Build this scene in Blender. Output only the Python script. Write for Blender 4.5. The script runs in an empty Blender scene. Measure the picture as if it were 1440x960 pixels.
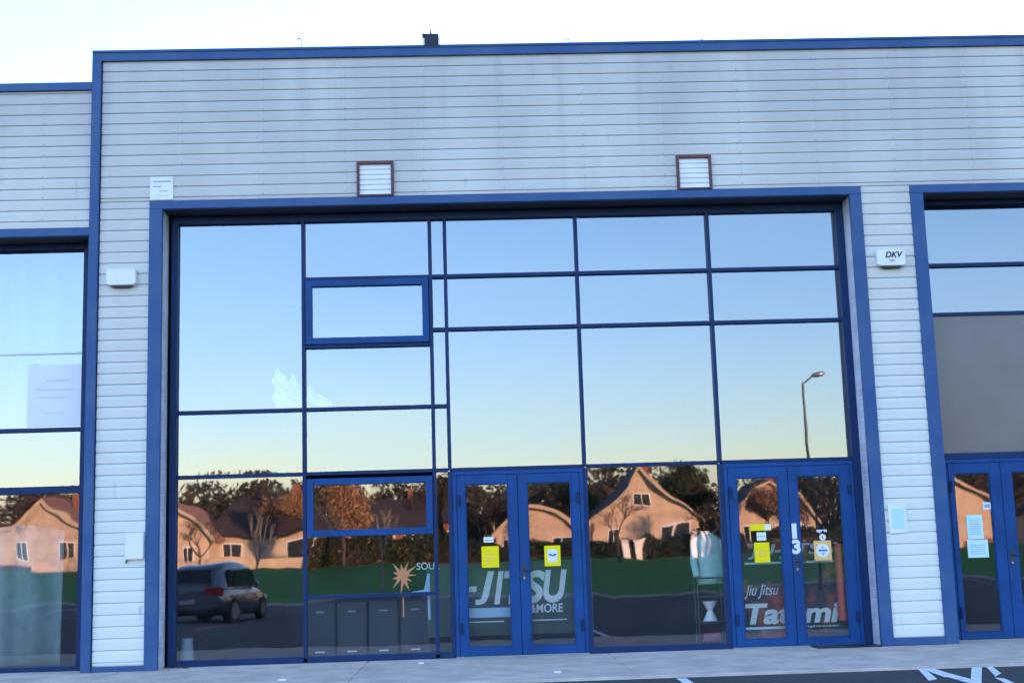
import bpy, bmesh, math, random
from mathutils import Vector, Matrix
R = math.radians
random.seed(7)
SC = bpy.context.scene
COL = SC.collection

# ------------------------------------------------------------ materials
def mat(name, color, rough=.5, metal=0., spec=.5, var=.0, vscale=3., bump=0., bscale=40., stretch=(1,1,1), coat=0., color2=None, lo=.4, hi=.65, sub=None):
    m = bpy.data.materials.new(name); m.use_nodes = True
    nt = m.node_tree; N = nt.nodes; L = nt.links
    b = N['Principled BSDF']
    b.inputs['Base Color'].default_value = (*color, 1)
    b.inputs['Roughness'].default_value = rough
    b.inputs['Metallic'].default_value = metal
    b.inputs['Specular IOR Level'].default_value = spec
    b.inputs['Coat Weight'].default_value = coat
    tc = N.new('ShaderNodeTexCoord'); mp = N.new('ShaderNodeMapping')
    mp.inputs['Scale'].default_value = stretch
    L.new(tc.outputs['Object'], mp.inputs['Vector'])
    if var or color2:
        n = N.new('ShaderNodeTexNoise'); n.inputs['Scale'].default_value = vscale; n.inputs['Detail'].default_value = 6
        n.inputs['Roughness'].default_value = .62
        L.new(mp.outputs['Vector'], n.inputs['Vector'])
        mr = N.new('ShaderNodeMapRange'); mr.inputs['From Min'].default_value = lo; mr.inputs['From Max'].default_value = hi
        L.new(n.outputs['Fac'], mr.inputs['Value'])
        mx = N.new('ShaderNodeMix'); mx.data_type = 'RGBA'
        c2 = color2 if color2 else tuple(c*(1-var) for c in color)
        mx.inputs[6].default_value = (*color, 1); mx.inputs[7].default_value = (*c2, 1)
        L.new(mr.outputs['Result'], mx.inputs[0]); L.new(mx.outputs[2], b.inputs['Base Color'])
    if bump:
        n2 = N.new('ShaderNodeTexNoise'); n2.inputs['Scale'].default_value = bscale; n2.inputs['Detail'].default_value = 4
        L.new(tc.outputs['Object'], n2.inputs['Vector'])
        bp = N.new('ShaderNodeBump'); bp.inputs['Strength'].default_value = 1; bp.inputs['Distance'].default_value = bump
        L.new(n2.outputs['Fac'], bp.inputs['Height']); L.new(bp.outputs['Normal'], b.inputs['Normal'])
    return m

def glass(name, refl=.45, tint=(.8,.86,.88), rcol=(1,.98,1), wav=.0030, wscale=1.0):
    m = bpy.data.materials.new(name); m.use_nodes = True
    nt = m.node_tree; N = nt.nodes; L = nt.links
    N.remove(N['Principled BSDF']); out = N['Material Output']
    tr = N.new('ShaderNodeBsdfTransparent'); tr.inputs[0].default_value = (*tint, 1)
    gl = N.new('ShaderNodeBsdfGlossy'); gl.inputs['Roughness'].default_value = 0.014; gl.inputs['Color'].default_value = (*rcol, 1)
    mx = N.new('ShaderNodeMixShader')
    fr = N.new('ShaderNodeFresnel'); fr.inputs['IOR'].default_value = 1.5
    # dust film: a little diffuse
    mr = N.new('ShaderNodeMapRange'); mr.inputs['From Min'].default_value = .04; mr.inputs['From Max'].default_value = 1
    mr.inputs['To Min'].default_value = refl; mr.inputs['To Max'].default_value = 1
    L.new(fr.outputs[0], mr.inputs['Value'])
    tc = N.new('ShaderNodeTexCoord'); n = N.new('ShaderNodeTexNoise'); n.inputs['Scale'].default_value = wscale; n.inputs['Detail'].default_value = 1.5
    L.new(tc.outputs['Object'], n.inputs['Vector'])
    bp = N.new('ShaderNodeBump'); bp.inputs['Distance'].default_value = wav; bp.inputs['Strength'].default_value = 1
    L.new(n.outputs['Fac'], bp.inputs['Height']); L.new(bp.outputs[0], gl.inputs['Normal'])
    L.new(mr.outputs[0], mx.inputs[0]); L.new(tr.outputs[0], mx.inputs[1]); L.new(gl.outputs[0], mx.inputs[2])
    df = N.new('ShaderNodeBsdfDiffuse'); df.inputs[0].default_value = (.6,.6,.58,1)
    n3 = N.new('ShaderNodeTexNoise'); n3.inputs['Scale'].default_value = 2.5; n3.inputs['Detail'].default_value = 8
    L.new(tc.outputs['Object'], n3.inputs['Vector'])
    m3 = N.new('ShaderNodeMapRange'); m3.inputs['From Min'].default_value = .45; m3.inputs['From Max'].default_value = .8
    m3.inputs['To Min'].default_value = .0; m3.inputs['To Max'].default_value = .016
    L.new(n3.outputs['Fac'], m3.inputs['Value'])
    mx2 = N.new('ShaderNodeMixShader'); L.new(m3.outputs[0], mx2.inputs[0]); L.new(mx.outputs[0], mx2.inputs[1]); L.new(df.outputs[0], mx2.inputs[2])
    L.new(mx2.outputs[0], out.inputs['Surface'])
    return m

def cladding_mat():
    m = bpy.data.materials.new('cladding paint'); m.use_nodes = True
    nt = m.node_tree; N = nt.nodes; L = nt.links; b = N['Principled BSDF']
    b.inputs['Roughness'].default_value = .42
    tc = N.new('ShaderNodeTexCoord')
    def noise(sc, stretch, lo, hi, det=5):
        mp = N.new('ShaderNodeMapping'); mp.inputs['Scale'].default_value = stretch
        L.new(tc.outputs['Object'], mp.inputs['Vector'])
        n = N.new('ShaderNodeTexNoise'); n.inputs['Scale'].default_value = sc; n.inputs['Detail'].default_value = det
        L.new(mp.outputs[0], n.inputs['Vector'])
        r = N.new('ShaderNodeMapRange'); r.inputs['From Min'].default_value = lo; r.inputs['From Max'].default_value = hi
        L.new(n.outputs['Fac'], r.inputs['Value']); return r.outputs[0]
    def mix(f, a, c):
        x = N.new('ShaderNodeMix'); x.data_type = 'RGBA'; L.new(f, x.inputs[0])
        if isinstance(a, tuple): x.inputs[6].default_value = (*a, 1)
        else: L.new(a, x.inputs[6])
        x.inputs[7].default_value = (*c, 1); return x.outputs[2]
    base = mix(noise(1.2, (1,1,.5), .3, .7), (.80,.78,.67), (.73,.72,.62))
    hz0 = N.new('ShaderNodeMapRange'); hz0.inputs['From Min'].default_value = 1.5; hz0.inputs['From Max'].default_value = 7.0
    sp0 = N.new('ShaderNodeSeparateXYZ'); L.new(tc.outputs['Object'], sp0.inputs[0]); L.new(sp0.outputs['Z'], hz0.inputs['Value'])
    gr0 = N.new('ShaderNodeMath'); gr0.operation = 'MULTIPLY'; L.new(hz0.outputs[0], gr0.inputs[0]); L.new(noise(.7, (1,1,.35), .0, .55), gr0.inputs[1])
    base = mix(gr0.outputs[0], base, (.49,.47,.42))  # greyer with height: the wall's light gradient put into its colour
    # long rain streaks running down from the parapet, denser high on the wall
    st = noise(2.2, (1.6,1,.10), .50, .78)
    sep = N.new('ShaderNodeSeparateXYZ'); L.new(tc.outputs['Object'], sep.inputs[0])
    hz = N.new('ShaderNodeMapRange'); hz.inputs['From Min'].default_value = 5.6; hz.inputs['From Max'].default_value = 7.6
    hz.inputs['To Min'].default_value = .12; hz.inputs['To Max'].default_value = 1; L.new(sep.outputs['Z'], hz.inputs['Value'])
    mu = N.new('ShaderNodeMath'); mu.operation = 'MULTIPLY'; L.new(st, mu.inputs[0]); L.new(hz.outputs[0], mu.inputs[1])
    c = mix(mu.outputs[0], base, (.42,.38,.38))
    c = mix(noise(9, (1,1,.25), .66, .85), c, (.40,.42,.44))
    L.new(c, b.inputs['Base Color'])
    return m

M = {}
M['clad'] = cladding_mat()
M['groove'] = mat('lap shadow grey', (.64,.66,.70), .8)  # lap shadow put into the groove colour; joints share it
M['screw'] = mat('screw heads', (.36,.37,.39), .5, .6)
M['blue'] = mat('blue powder coat', (.026,.084,.215), .5, spec=.3, color2=(.055,.115,.225), vscale=1.8, lo=.42, hi=.72, bump=.0004, bscale=15)
M['navy'] = mat('dark blue glazing bar', (.004,.027,.10), .5, spec=.25, var=.2, vscale=3)
M['doorblue'] = mat('blue door paint', (.004,.062,.215), .5, spec=.25, var=.25, vscale=2)
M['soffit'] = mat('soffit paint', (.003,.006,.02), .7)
M['reveal'] = mat('reveal board', (.52,.55,.62), .5, var=.3, vscale=4)
M['glass'] = glass('solar glass', refl=.225, tint=(.80,.86,.88), rcol=(.92,.985,1), wav=.0010)
M['glassl'] = glass('lower glass', refl=.20, tint=(.84,.88,.9))
M['dglass'] = glass('door glass', refl=.18, tint=(.96,.98,.98))
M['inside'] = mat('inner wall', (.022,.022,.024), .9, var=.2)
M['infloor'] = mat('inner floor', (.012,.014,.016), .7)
M['concrete'] = mat('apron concrete', (.66,.53,.41), .9, color2=(.48,.39,.31), vscale=2.2, bump=.004, bscale=60, lo=.38, hi=.62)
M['asphalt'] = mat('asphalt', (.05,.053,.046), .9, color2=(.035,.036,.037), vscale=1.2, bump=.006, bscale=120)
M['paint'] = mat('road paint', (.78,.78,.76), .7, color2=(.42,.42,.42), vscale=14, lo=.52, hi=.7)
M['redpaint'] = mat('red kerb paint', (.30,.07,.05), .8, var=.5, vscale=4)
M['grass'] = mat('grass', (.025,.21,.01), .9, color2=(.06,.13,.02), vscale=.6, bump=.05, bscale=12)
M['white'] = mat('white plastic', (.82,.82,.80), .4, var=.08, vscale=5)
M['offwhite'] = mat('off white sheet', (.86,.84,.80), .7, var=.04)
M['black'] = mat('black plastic', (.012,.013,.016), .45)
M['rust'] = mat('rusty steel frame', (.17,.06,.05), .8, color2=(.07,.05,.07), vscale=14)
M['yellow'] = mat('yellow paper', (.95,.74,.01), .8, spec=.1)
M['orange'] = mat('orange card', (.90,.50,.14), .6)
M['ink'] = mat('ink', (.03,.03,.05), .7)
M['inkblue'] = mat('blue ink', (.05,.12,.45), .7)
M['inkgrey'] = mat('grey ink', (.35,.38,.40), .7)
M['inkpink'] = mat('faded ink', (.78,.68,.64), .7)
M['inkred'] = mat('red ink', (.5,.05,.05), .7)
M['mint'] = mat('mint paper', (.62,.88,.80), .6)
M['banner'] = mat('banner grey green', (.085,.12,.105), .8, var=.25, vscale=1.5)
M['bletter'] = mat('banner letters', (.85,.95,.93), .6)
M['bblue'] = mat('banner light blue', (.50,.75,.95), .6)
M['banner2'] = mat('banner dark blotched red', (.025,.03,.035), .8, color2=(.62,.13,.06), vscale=1.9, lo=.5, hi=.68)
M['metal'] = mat('grey metal', (.35,.36,.38), .35, .8)
M['darkmetal'] = mat('dark metal', (.05,.055,.06), .45, .5)
M['greypanel'] = mat('grey spandrel', (.175,.15,.135), .25, var=.12, vscale=1.2)
M['curtain'] = mat('teal curtain', (.20,.28,.265), .9, var=.3, vscale=2)
M['locker'] = mat('dark locker', (.022,.03,.036), .5, var=.2)
M['gi'] = mat('pale turquoise cloth', (.36,.56,.53), .9, var=.15, vscale=6)
M['red'] = mat('red vinyl', (.72,.13,.08), .5)
M['purple'] = mat('maroon vinyl', (.28,.04,.10), .5)
M['cream'] = mat('cream render', (.58,.43,.31), .9, color2=(.36,.27,.21), vscale=1.1, lo=.45, hi=.75, bump=.01, bscale=8)
M['cream2'] = mat('pale render', (.50,.40,.31), .9, color2=(.30,.22,.17), vscale=1.1, lo=.45, hi=.75)
M['brick'] = mat('red brown brick', (.26,.09,.06), .9, color2=(.18,.07,.05), vscale=3)
M['tile'] = mat('roof tile brown', (.05,.034,.032), .85, color2=(.035,.026,.025), vscale=2, bump=.02, bscale=10)
M['tileo'] = mat('roof tile terracotta', (.32,.16,.10), .85, color2=(.24,.12,.08), vscale=2)
M['wood'] = mat('dark bark', (.075,.055,.045), .9, var=.3)
M['birch'] = mat('pale bark', (.24,.21,.18), .8, color2=(.1,.09,.08), vscale=8)
M['leafgold'] = mat('golden leaves', (.42,.24,.13), .8, color2=(.26,.14,.075), vscale=3)
M['leafdark'] = mat('dark evergreen leaves', (.035,.055,.025), .8, color2=(.06,.06,.03), vscale=1)
M['leafbrown'] = mat('brown twigs and leaves', (.085,.06,.055), .9, color2=(.055,.042,.042), vscale=1)
M['signorange'] = mat('lit sign orange', (.55,.22,.09), .8)
M['carpaint'] = mat('silver car paint', (.16,.165,.18), .25, .7, coat=1.)
M['carglass'] = mat('car glass', (.01,.012,.015), .05)
M['tyre'] = mat('tyre rubber', (.02,.02,.02), .85)
M['taillight'] = mat('tail light', (.35,.01,.01), .15)
M['winglass'] = mat('house window', (.02,.025,.03), .08)
M['kerb'] = mat('kerb stone', (.42,.41,.39), .85, var=.3)

# ------------------------------------------------------------ mesh builder
class MB:
    def __init__(s): s.v=[]; s.f=[]; s.mi=[]; s.sm=[]
    def add(s, vs, fs, mi=0, sm=False):
        o=len(s.v); s.v += [tuple(v) for v in vs]
        for f in fs: s.f.append([i+o for i in f]); s.mi.append(mi); s.sm.append(sm)
        return s
    def box(s, x0,x1,y0,y1,z0,z1, mi=0, Mx=None):
        vs=[(x,y,z) for x in (x0,x1) for y in (y0,y1) for z in (z0,z1)]
        if Mx: vs=[Mx@Vector(v) for v in vs]
        return s.add(vs,[(0,1,3,2),(4,6,7,5),(0,4,5,1),(2,3,7,6),(0,2,6,4),(1,5,7,3)],mi)
    def tube(s, p, q, r0, r1=None, n=10, mi=0, caps=True):
        r1 = r0 if r1 is None else r1
        p,q=Vector(p),Vector(q); d=(q-p); 
        if d.length<1e-6: return s
        d.normalize(); a=d.orthogonal().normalized(); b=d.cross(a)
        vs=[]
        for c,r in ((p,r0),(q,r1)):
            for i in range(n):
                t=2*math.pi*i/n; vs.append(c+a*math.cos(t)*r+b*math.sin(t)*r)
        fs=[(i,(i+1)%n,n+(i+1)%n,n+i) for i in range(n)]
        s.add(vs,fs,mi,True)
        if caps: s.add(vs,[tuple(range(n))[::-1],tuple(range(n,2*n))],mi)
        return s
    def prism(s, poly, a0, a1, axis='x', mi=0):
        n=len(poly)
        def P(u,w,a):
            return {'x':(a,u,w),'y':(u,a,w),'z':(u,w,a)}[axis]
        vs=[P(u,w,a0) for u,w in poly]+[P(u,w,a1) for u,w in poly]
        fs=[(i,(i+1)%n,n+(i+1)%n,n+i) for i in range(n)]+[tuple(range(n))[::-1],tuple(range(n,2*n))]
        return s.add(vs,fs,mi)
    def build(s, name, mats, parent=None, bevel=0, loc=None):
        me=bpy.data.meshes.new(name); me.from_pydata(s.v,[],s.f)
        if not isinstance(mats,(list,tuple)): mats=[mats]
        for m in mats: me.materials.append(m)
        me.polygons.foreach_set('material_index', s.mi); me.polygons.foreach_set('use_smooth', s.sm)
        bm=bmesh.new(); bm.from_mesh(me); bmesh.ops.recalc_face_normals(bm,faces=bm.faces); bm.to_mesh(me); bm.free()
        me.update()
        o=bpy.data.objects.new(name,me); COL.objects.link(o)
        if parent is not None: o.parent=parent
        if loc: o.location=loc
        if bevel:
            md=o.modifiers.new('bevel','BEVEL'); md.width=bevel; md.segments=2; md.limit_method='ANGLE'; md.angle_limit=R(40)
        return o

def tag(o, label=None, cat=None, group=None, kind=None):
    if label: o['label']=label
    if cat: o['category']=cat
    if group: o['group']=group
    if kind: o['kind']=kind
    return o
def empty(name, loc, label, cat, group=None, rz=0):
    o=bpy.data.objects.new(name,None); COL.objects.link(o); o.location=loc; o.rotation_euler=(0,0,rz)
    o.empty_display_size=.1
    return tag(o,label,cat,group)
def copy_tree(o, parent=None):
    c=o.copy(); COL.objects.link(c)
    if parent is not None: c.parent=parent
    for ch in list(o.children): copy_tree(ch,c)
    return c
def text(name, s, size, m, loc, parent=None, shear=0., extrude=.0015, sx=1., align='CENTER', bold=0., rot=None):
    cu=bpy.data.curves.new('t','FONT'); cu.body=s; cu.size=size; cu.shear=shear; cu.extrude=extrude; cu.align_x=align; cu.align_y='CENTER'; cu.offset=bold
    t=bpy.data.objects.new('t',cu); COL.objects.link(t)
    bpy.context.view_layer.update()
    dg=bpy.context.evaluated_depsgraph_get()
    me=bpy.data.meshes.new_from_object(t.evaluated_get(dg)); me.name=name
    bpy.data.objects.remove(t); bpy.data.curves.remove(cu)
    me.transform(Matrix.Diagonal((sx,1,1,1))); me.transform(Matrix.Rotation(R(90),4,'X'))
    me.materials.clear(); me.materials.append(m)
    for p in me.polygons: p.material_index=0
    o=bpy.data.objects.new(name,me); COL.objects.link(o); o.location=loc
    if parent is not None: o.parent=parent
    return o

# ------------------------------------------------------------ ground
def gz(y):
    pts=[(-400,1.3),(-76,1.0),(-50,-.55),(-46,-.62),(-28,-.58),(-3.3,-.02),(0,-.012),(60,-.012),(3000,-.012)]
    if y<=-400: return 1.3
    for (a,za),(b,zb) in zip(pts,pts[1:]):
        if a<=y<=b: return za+(zb-za)*(y-a)/(b-a)
    return -.012
def sheet(name, x0,x1, ys, m, dz, label=None, kind='structure'):
    mb=MB(); n=len(ys)
    xs=[x0,x1]
    vs=[(x,y,gz(y)+dz) for y in ys for x in xs]
    mb.add(vs,[(2*i,2*i+1,2*i+3,2*i+2) for i in range(n-1)])
    o=mb.build(name,m); tag(o,label,None,None,kind); return o
sheet('ground',-3000,3000,[-3500,-400,-76,-64,-50,-46,-28,-3.3,0,60,3000],M['grass'],-.02,'green grass verge and land reaching to the horizon')
sheet('car_park',-70,70,[-46,-40,-34,-28,-20,-12,-6,-3.3],M['asphalt'],0.0,'dark asphalt car park in front of the units')
# concrete apron with a small step
mb=MB(); x=-31.3
while x<30:
    mb.box(x,x+2.988,-3.3,.3,-.25,-.004); x+=3.0
mb.box(-31.3,31,-3.29,.29,-.26,-.014)
mb.box(-30,30,-3.42,-3.3,-.3,-.012)
tag(mb.build('pavement',M['concrete'],bevel=.01),'pale worn concrete strip along the foot of the building',kind='structure')
mb=MB(); mb.box(-70,70,-46.3,-46.02,-.9,gz(-46)+.12)
tag(mb.build('kerb',M['kerb'],bevel=.02),'pale kerb between car park and grass bank',kind='structure')
# painted markings (each a thin sheet following the fall of the car park)
def strip(mb, pts, w):
    for (xa,ya),(xb,yb) in zip(pts,pts[1:]):
        d=Vector((xb-xa,yb-ya)); L=d.length; d/=L; n=Vector((-d.y,d.x))*w/2
        k=max(1,int(L/1.5)); 
        for i in range(k):
            p=Vector((xa,ya))+d*L*i/k; q=Vector((xa,ya))+d*L*(i+1)/k
            vs=[(c.x,c.y,gz(c.y)+.005) for c in (p-n,p+n,q+n,q-n)]
            mb.add(vs,[(0,1,2,3)])
mb=MB()
strip(mb,[(2.08,-3.52),(2.16,-8.2)],.10)
tag(mb.build('bay_line',M['paint']),'single white parking bay line starting at the concrete strip',kind='structure')
mb=MB()
for poly in [[(4.632,-2.866),(4.698,-2.987),(4.678,-3.846),(4.529,-4.185),(4.540,-3.792)],
  [(4.678,-3.846),(4.707,-4.552),(4.577,-4.861),(4.553,-4.117)],
  [(4.565,-3.204),(4.559,-3.550),(4.409,-4.292),(4.291,-4.397)],
  [(5.283,-2.857),(5.375,-2.896),(4.520,-5.112),(4.430,-5.079)],
  [(5.319,-3.061),(5.322,-3.247),(5.132,-4.025),(4.976,-4.279)],
  [(4.938,-4.341),(4.995,-4.439),(4.890,-5.244),(4.801,-5.212)]]:
    mb.add([(x,y,gz(y)+.005+.0008*len(mb.f)) for x,y in poly],[tuple(range(len(poly)))])
tag(mb.build('hatch_marking',M['paint']),'white painted zigzag hatching on the asphalt at lower right',kind='structure')
mb=MB()
for i,x in enumerate([-22,-17,-12,17,22,27]): strip(mb,[(x,-36.5),(x,-45.8)],.12)
tag(mb.build('bay_lines_far',M['paint']),'row of white bay lines along the far side of the car park',kind='structure')
mb=MB(); strip(mb,[(-6.55,-15.5),(-6.95,-19.5),(-6.75,-28.5)],.40)
o=tag(mb.build('red_kerb_line',M['redpaint']),'dull red strip painted on the asphalt beside the parked car',kind='structure')

# ------------------------------------------------------------ the building
FY=-.42           # face of the cladding
PITCH=.1417; ZT=7.754
def cladding(mb, x0,x1,z0,z1, y=FY, nx=None):
    z=ZT
    while z>z1+1e-4: z-=PITCH
    edges=[z1]
    z=ZT
    zz=[ZT-k*PITCH for k in range(80)]
    lev=[q for q in zz if z0+.02<q<z1-.02]
    tops=[z1]+lev; bots=lev+[z0]
    for t,b in zip(tops,bots):
        # board: face leans out slightly towards its lower edge, then a dark lap groove below
        dy=.004*random.random()
        vs=[(x0,y,t),(x1,y,t),(x1,y-.0095,b+.013),(x0,y-.0095,b+.013),(x0,y-.006,b+.009),(x1,y-.006,b+.009),(x1,y+.010,b+.009),(x0,y+.010,b+.009),(x1,y+.010,b),(x0,y+.010,b)]
        q=b+(t-b)*.72; p1=(x1,y-.0125,q); p0=(x0,y-.0125,q)
        mb.add([vs[0],vs[1],p1,p0],[(0,1,2,3)],0); mb.add([p0,p1,vs[2],vs[3]],[(0,1,2,3)],0)
        mb.add([vs[i] for i in (3,2,5,4)],[(0,1,2,3)],0)
        mb.add([vs[i] for i in (4,5,6,7)],[(0,1,2,3)],1)
        mb.add([vs[i] for i in (7,6,8,9)],[(0,1,2,3)],1)
        mb.add([(x0,y+.010,b),(x1,y+.010,b),(x1,y,b),(x0,y,b)],[(0,1,2,3)],0)
def screws(mb, xs, z0, z1, y=FY):
    zz=[ZT-k*PITCH for k in range(80)]
    for x in xs:
        for q in zz:
            if z0<q<z1:
                mb.tube((x,y-.0155,q+.030),(x,y+.004,q+.030),.0085,n=6,mi=2)

ind=empty('industrial_building',(0,0,0),'grey clad industrial unit with tall blue framed glazing and the number 13','building')
mb=MB()
cladding(mb,-4.625,15.3,5.863,7.754)
cladding(mb,-4.625,-3.998,.06,5.863)
cladding(mb,5.214,5.86,.09,5.863)
cladding(mb,15.0,125,.09,5.863); cladding(mb,15.3,125,5.863,7.754)  # plain run out of view, added to block the low sun
screws(mb,[-3.60,-2.553,-1.495,-.48,.557,1.608,2.653,3.665,4.671,5.691,6.72,7.76,8.8],5.9,7.7)
# one thin vertical sheet joint per lap column
for x in [-3.612,-2.565,-1.507,-.492,.545,1.596,2.641,3.653,4.659,5.679,6.7,7.75]:
    mb.box(x-.0012,x+.0012,FY-.0132,FY+.01,5.9,7.7,1)
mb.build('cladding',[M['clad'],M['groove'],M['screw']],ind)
# walls, roof, inner rooms
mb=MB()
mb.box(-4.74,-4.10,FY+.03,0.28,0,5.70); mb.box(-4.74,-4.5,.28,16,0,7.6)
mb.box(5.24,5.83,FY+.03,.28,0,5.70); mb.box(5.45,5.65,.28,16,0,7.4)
mb.box(15.03,125,FY+.03,16,0,7.6)  # solid backing of the added sun-blocking run
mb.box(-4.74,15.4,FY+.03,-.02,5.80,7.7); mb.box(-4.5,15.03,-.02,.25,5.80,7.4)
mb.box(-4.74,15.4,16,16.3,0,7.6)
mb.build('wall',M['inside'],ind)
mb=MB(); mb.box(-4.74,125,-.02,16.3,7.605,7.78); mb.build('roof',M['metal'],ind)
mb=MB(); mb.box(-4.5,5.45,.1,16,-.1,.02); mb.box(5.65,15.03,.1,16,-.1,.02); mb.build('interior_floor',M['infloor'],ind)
# trims
mb=MB()
mb.box(-4.755,125,FY-.045,FY+.40,7.754,7.883)
mb.box(-4.755,125,FY-.060,FY-.045,7.862,7.893)
for x in (-1.8,1.2,4.2,7.2): mb.box(x-.03,x+.03,FY-.0475,FY-.044,7.756,7.861)
mb.build('parapet_trim',M['blue'],ind,bevel=.006)
mb=MB(); mb.box(-4.755,-4.637,FY-.055,FY+.35,-.03,7.753); mb.build('corner_trim',M['blue'],ind,bevel=.006)
mb=MB(); mb.box(-4.636,-3.999,FY-.03,FY+.02,-.03,.058); mb.build('base_trim',M['blue'],ind,bevel=.004)
mb=MB(); mb.box(5.215,5.859,FY-.03,FY+.02,-.0,.088); mb.build('base_trim',M['blue'],ind,bevel=.004)

def portal(x0,x1,xi0,xi1, parent, zt=5.863, zi=5.758):
    mb=MB(); 
    mb.box(x0,xi0,FY-.035,FY+.05,-.03,zi-.001); mb.box(xi1,x1,FY-.035,FY+.05,0,zi-.001); mb.box(x0,x1,FY-.035,FY+.05,zi,zt)
    mb.build('portal_frame',M['blue'],parent,bevel=.005)
    mb=MB(); mb.box(xi0-.1,xi1+.1,FY+.051,.0,zi+.0,zi+.04); mb.build('soffit',M['soffit'],parent)
    for a,b,nm in ((xi0-.16,xi0-.002,'L'),(xi1+.012,xi1+.17,'R')):
        mb=MB(); z=.0
        while z<zi-.02:
            t=min(z+PITCH-.010,zi-.002); mb.box(a,b,FY+.052,-.04,z,t,0); mb.box(a+.004,b-.004,FY+.053,-.041,t,min(t+.010,zi-.002),1); z+=PITCH
        mb.build('reveal',[M['reveal'],M['groove']],parent)
portal(-3.998,5.214,-3.835,5.063,ind)
portal(5.86,15.0,6.03,14.85,ind)

# glazing ------------------------------------------------
def pane(x0,x1,z0,z1,m,parent,y=.02,amp=None,n=12,name='pane'):
    amp = random.uniform(-.0016,.0016) if amp is None else amp
    ax=random.uniform(-.0006,.0006); az=random.uniform(-.0006,.0006)
    mb=MB(); vs=[]
    for j in range(n+1):
        for i in range(n+1):
            u=2*i/n-1; v=2*j/n-1
            vs.append((x0+(x1-x0)*i/n, y+amp*(1-u*u)*(1-v*v)+ax*u+az*v, z0+(z1-z0)*j/n))
    mb.add(vs,[(j*(n+1)+i,j*(n+1)+i+1,(j+1)*(n+1)+i+1,(j+1)*(n+1)+i) for j in range(n) for i in range(n)],0,True)
    return mb.build(name,m,parent)
VX=[-3.713,-2.092,-.435,-.236,1.496,3.252,4.969]
ZG=[5.647,4.884,4.179,3.175,2.35,.05]
mb=MB(); w=.023
def vbar(x,z0,z1,w=.023,y0=-.045,y1=.07): mb.box(x-w,x+w,y0,y1,z0,z1)
def hbar(z,x0,x1,w=.023,y0=-.040,y1=.066): mb.box(x0,x1,y0,y1,z-w,z+w)
# outer jambs and head
mb.box(-3.80,-3.715,-.055,.08,0,5.75); mb.box(4.972,5.085,-.055,.08,0,5.75)
mb.box(-3.715,4.972,-.050,.075,5.65,5.75)
for x in (VX[1],VX[2],VX[3],VX[4],VX[5]): vbar(x,(2.35 if x in (VX[3],VX[4],VX[5]) else 0.06),5.65)
for i,(a,b) in enumerate(zip(VX,VX[1:])):
    A=a+.023 if i else a-.002; Bx=b-.023 if i<5 else b+.003
    rows={0:[3.175,2.35],1:[4.884,3.99,3.175,2.35],2:[4.884,4.179,3.175,2.35],3:[4.884,4.179,2.35],4:[4.884,4.179,2.35],5:[4.884,4.179,2.35]}[i]
    for z in rows: hbar(z,A,Bx)
hbar(.80,VX[1]+.023,VX[2]-.023)
# lower jamb posts in brighter blue belong to the doors; sill rails
for a,b in ((VX[0]-.002,VX[1]-.023),(VX[1]+.023,VX[2]-.023),(VX[2]+.023,VX[3]-.023),(VX[4]+.023,VX[5]-.023)):
    mb.box(a,b,-.048,.075,-.004,.075)
vbar(VX[3],0,2.327,.028,-.047,.072); vbar(VX[4],0,2.327,.028,-.047,.072); vbar(VX[5],0,2.327,.028,-.047,.072)
gf=mb.build('glazing_frame',M['navy'],ind,bevel=.003)
g=M['glass']
cells=[(0,5.647,3.175),(0,3.175,2.35),(0,2.35,.05),(1,5.647,4.884),(1,3.99,3.175),(1,3.175,2.35),(1,1.548,.80),(1,.80,.05),
 (2,5.647,4.884),(2,4.884,4.179),(2,4.179,3.175),(2,3.175,2.35),(2,2.35,.05)]
for c in (3,4,5): cells += [(c,5.647,4.884),(c,4.884,4.179),(c,4.179,2.35)]
cells.append((4,2.35,.05))
for c,zt,zb in cells:
    pane(VX[c],VX[c+1],zb,zt,(M['glass'] if zb>2 else M['dglass'] if c>=2 else M['glassl'] if 'glassl' in M else M['glass']),gf,
         amp=(.0017 if (c,zb)==(4,.05) else None))
# opening casements
for z0,z1 in ((3.99,4.884),(1.548,2.307)):
    mb=MB(); x0,x1=-2.062,-.462; f=.085
    z0+=.024*(z0>3); z1-=.024
    mb.box(x0,x0+f,-.072,.03,z0,z1); mb.box(x1-f,x1,-.072,.03,z0,z1); mb.box(x0+f,x1-f,-.072,.03,z1-f,z1); mb.box(x0+f,x1-f,-.072,.03,z0,z0+f)
    cs=mb.build('casement',M['doorblue'],ind,bevel=.006)
    pane(x0+f-.01,x1-f+.01,z0+f-.01,z1-f+.01,M['glass'] if z0>3 else M['glassl'],cs,y=-.02)
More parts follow.
